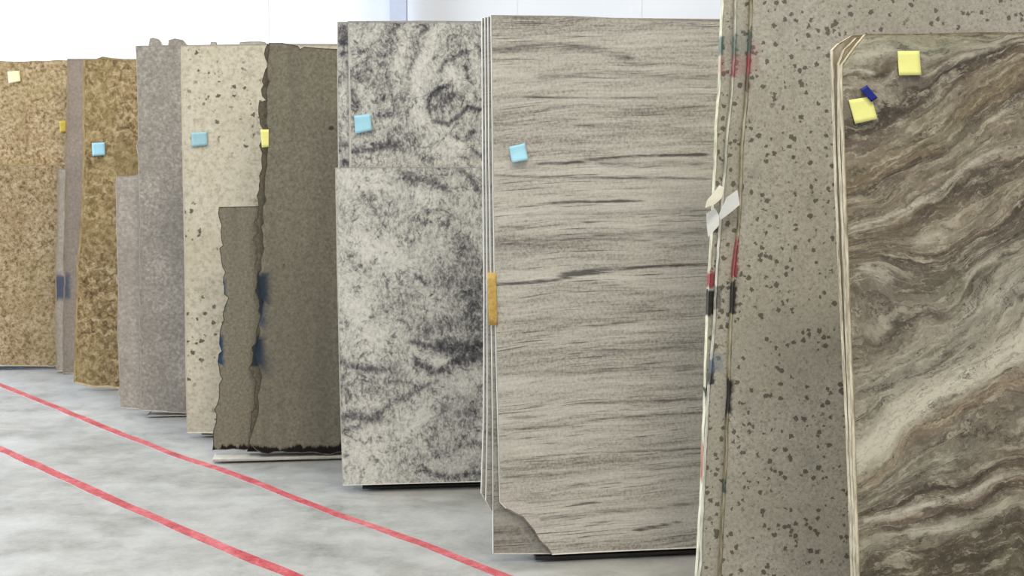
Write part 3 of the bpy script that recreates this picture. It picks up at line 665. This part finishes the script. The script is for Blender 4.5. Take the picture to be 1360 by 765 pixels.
note(fH, 0, [(676, 195), (697, 190), (701, 212), (679, 216)], P_BLUE, 'sticky_note', 'pale blue curled sticky note on the streaked beige slab', 'sticky note', .016)
note(fJ, 0, [(1192, 68), (1221, 67.5), (1222.5, 100), (1193, 100.5)], P_YEL, 'sticky_note', 'square yellow sticky note near the top of the brown slab', 'sticky note', .005)
note(fJ, 0, [(1127, 133), (1157, 128), (1164.5, 158), (1135, 164.5)], P_YEL, 'sticky_note', 'tilted yellow sticky note held by dark blue tape', 'sticky note', .004)
note(fJ, -.007, [(1142, 119), (1151, 113), (1165.5, 130), (1157, 135.5)], P_TAPE, 'tape_strip', 'dark blue tape strip on the brown slab', 'tape', .001)
note(fH, -.002, [(647, 362), (659, 362), (661, 432), (649, 432)], P_OCH, 'tape_strip', 'ochre tape strip down the edges of the streaked slabs', 'tape', .001)

def folded(fr, off, ring, fold, mat_, label):
    """a bent scrap of paper: outline pixels with a lift towards the camera for each corner"""
    pts = [(*fr.loc(x, y, off), l) for x, y, l in ring]
    c = (sum(p[0] for p in pts) / len(pts), sum(p[1] for p in pts) / len(pts))
    bm = bmesh.new(); vs = [bm.verts.new((x - c[0], -l, z - c[1])) for x, z, l in pts]
    for f in fold: bm.faces.new([vs[i] for i in f])
    bmesh.ops.recalc_face_normals(bm, faces=bm.faces[:]); bmesh.ops.subdivide_edges(bm, edges=bm.edges[:], cuts=2, use_grid_fill=True)
    bmesh.ops.solidify(bm, geom=bm.faces[:], thickness=.0006)
    m = fr.mat(off); m.translation = m.translation + fr.u * c[0] + fr.w * c[1]
    return tag(link('paper_tag', bm, mat_, m), label, 'paper tag')
folded(fI, .034, [(955, 246, .004), (961, 249, .006), (957, 263, .012), (948, 271, .016), (934, 276, .022), (937, 266, .018)], [(0, 1, 2, 5), (2, 3, 4, 5)], P_WRM, 'off-white paper scrap pointing left, above the other scraps on the speckled slabs')
folded(fI, 0, [(979, 252, .003), (982, 272, .004), (968, 283, .010), (955, 292, .016), (953, 284, .018), (964, 262, .012)], [(0, 1, 2, 5), (2, 3, 4, 5)], P_WHT, 'white paper scrap stuck on the front speckled slab edge')
folded(fI, .068, [(937, 284, .010), (948, 276, .012), (954, 287, .012), (954, 299, .010), (946, 308, .008), (940, 315, .006), (938, 302, .008)], [(0, 1, 2, 3, 6), (3, 4, 5, 6)], P_WHT, 'crumpled white paper scrap, lowest on the speckled slab edges')

# ------------------------------------------------------------------ floor with painted lines, wall, column
s = NT('polished_concrete', .38, .5)
w1 = s.warp(s.obj, 2.0, .5, 4)
n1 = s.noise(s.mapping(w1, rot=(0, 0, 20), scale=(.9, 1.7, 1)), 2.2, 6, .66); n2 = s.noise(s.obj, 9, 6, .68, .4); n3 = s.noise(s.obj, 60, 4, .6)
f = s.math('ADD', s.math('MULTIPLY', n1, .5), s.math('ADD', s.math('MULTIPLY', n2, .35), s.math('MULTIPLY', n3, .15)))
col = s.ramp(f, [(.32, (116, 115, 110)), (.43, (146, 145, 140)), (.55, (164, 163, 158)), (.70, (178, 177, 171))])
s.put(s.b.inputs['Roughness'], s.smooth(n1, .3, .7, .30, .46))
mfloor = s.done(col)
bm = bmesh.new(); add_box(bm, -9, 9, -4, 13.2, -.1, 0)
fl = link('floor', bm, mfloor); fl['kind'] = 'structure'

def line(pts, wpx, label, seed):
    rnd = random.Random(seed); bm = bmesh.new(); prev = None
    c = [on_level(x, y, .0) for x, y in pts]
    dense = []
    for a, b in zip(c, c[1:]):
        n = max(1, int((b - a).length / .12)); dense += [a.lerp(b, i / n) for i in range(n)]
    dense.append(c[-1])
    o = c[0].copy()
    for i, p in enumerate(dense):
        q = dense[min(i + 1, len(dense) - 1)]; r = dense[max(i - 1, 0)]; t = (q - r).normalized(); nn = Vector((-t.y, t.x, 0))
        hw = wpx / 2 * rnd.uniform(.88, 1.1); p = p + nn * rnd.uniform(-.003, .003)
        vs = [bm.verts.new(p - o + nn * sgn * hw + Vector((0, 0, z))) for sgn, z in ((-1, .0), (-1, .0015), (1, .0015), (1, .0))]
        if prev:
            for k in range(3): bm.faces.new((prev[k], prev[k + 1], vs[k + 1], vs[k]))
        prev = vs
    bmesh.ops.recalc_face_normals(bm, faces=bm.faces[:])
    m = Matrix.Translation(o)
    return tag(link('floor_line', bm, mline, m), label, 'floor line')
s = NT('worn_red_paint', .3, .5)
n1 = s.noise(s.obj, 9, 5, .7); n2 = s.noise(s.obj, 60, 4, .7)
col = s.ramp(s.math('ADD', s.math('MULTIPLY', n1, .6), s.math('MULTIPLY', n2, .4)), [(.32, (126, 50, 54)), (.46, (176, 76, 82)), (.58, (196, 108, 112)), (.70, (196, 150, 148))])
mline = s.done(col)
line([(-160, 447), (0, 511), (150, 572), (240, 607), (290, 622), (450, 684), (560, 722), (640, 754), (760, 800)], .042, 'red painted line on the floor nearer the slabs', 3)
line([(-150, 531), (0, 596), (90, 637), (190, 681), (290, 724), (400, 769), (470, 800)], .05, 'red painted line on the floor farther from the slabs, lower left', 5)

s = NT('white_wall_panel', .7, .3)
x, y, z = s.sep(s.obj)
n1 = s.noise(s.obj, 1.2, 3)
col = s.ramp(n1, [(.3, (212, 213, 214)), (.7, (220, 220, 220))])
mwall = s.done(col)
bm = bmesh.new(); add_box(bm, -9, 9, 12.6, 12.8, 0, 6.5)
for i in range(15):                                             # shallow ribs of the wall panels
    xx = -8.4 + i * 1.2
    add_box(bm, xx - .05, xx + .05, 12.597, 12.6, 0, 6.5)
wl = link('wall_back', bm, mwall); wl['kind'] = 'structure'
xa = on_level(521, 60, 2.6)
cxm = (531.5 - CX) / F * 12.3
bm = bmesh.new()
for a0, a1, b0, b1 in ((-.078, .078, 0, .012), (-.078, .078, .138, .15), (-.006, .006, .012, .138)): add_box(bm, a0, a1, b0, b1, 0, 6.5)
cl = link('trim_1', bm, m_plain('column_paint', (176, 180, 192), .5, 4, 8), Matrix.Translation((cxm, 12.3, 0))); cl['kind'] = 'structure'

# ------------------------------------------------------------------ light
w = bpy.data.worlds.new('daylight'); SC.world = w; w.use_nodes = True
bg = w.node_tree.nodes['Background']; bg.inputs[0].default_value = (.93, .96, 1.0, 1); bg.inputs[1].default_value = .72
def area(name, loc, target, sx, sy, power, c):
    l = bpy.data.lights.new(name, 'AREA'); l.shape = 'RECTANGLE'; l.size = sx; l.size_y = sy; l.energy = power; l.color = c
    o = bpy.data.objects.new(name, l); COL.objects.link(o); o.location = loc
    o.rotation_euler = (Vector(target) - Vector(loc)).to_track_quat('-Z', 'Y').to_euler(); return o
area('added_left_daylight', (-8.6, 8.5, 2.6), (-2, 8.0, 1.0), 6, 4.4, 1250, (.62, .77, 1.0))  # unseen area lamp added for bluish daylight from the left; no door is built
for x, y, pw, c in ((-4, 1.5, 150, (1, .98, .93)), (-1, -1.5, 150, (1, .97, .9)), (-4.5, 6, 120, (1, .99, .96)), (1.2, 1.0, 130, (1, .96, .82)), (1.5, 9.5, 130, (1, .95, .86)), (-5, 10.5, 130, (1, .99, .96)), (.2, 4.6, 80, (1, .94, .74))):
    area('added_overhead_lamp', (x, y, 6.0), (x, y, 0), 1.2, .6, pw, c)  # unseen lamps added overhead to light the slab faces and warm the floor

cam = bpy.data.cameras.new('camera'); co = bpy.data.objects.new('camera', cam); COL.objects.link(co); SC.camera = co
cam.sensor_width = 36; cam.lens = F / 1360 * 36; co.location = EYE; co.rotation_euler = (math.radians(90) - PITCH, 0, 0)
cam.dof.use_dof = True; cam.dof.focus_distance = 4.2; cam.dof.aperture_fstop = 11
cam.clip_start = .05
vs = SC.view_settings; vs.view_transform = 'Standard'; vs.look = 'None'; vs.gamma = 1; vs.use_curve_mapping = False; vs.exposure = 0.0
SC.cycles.max_bounces = 6
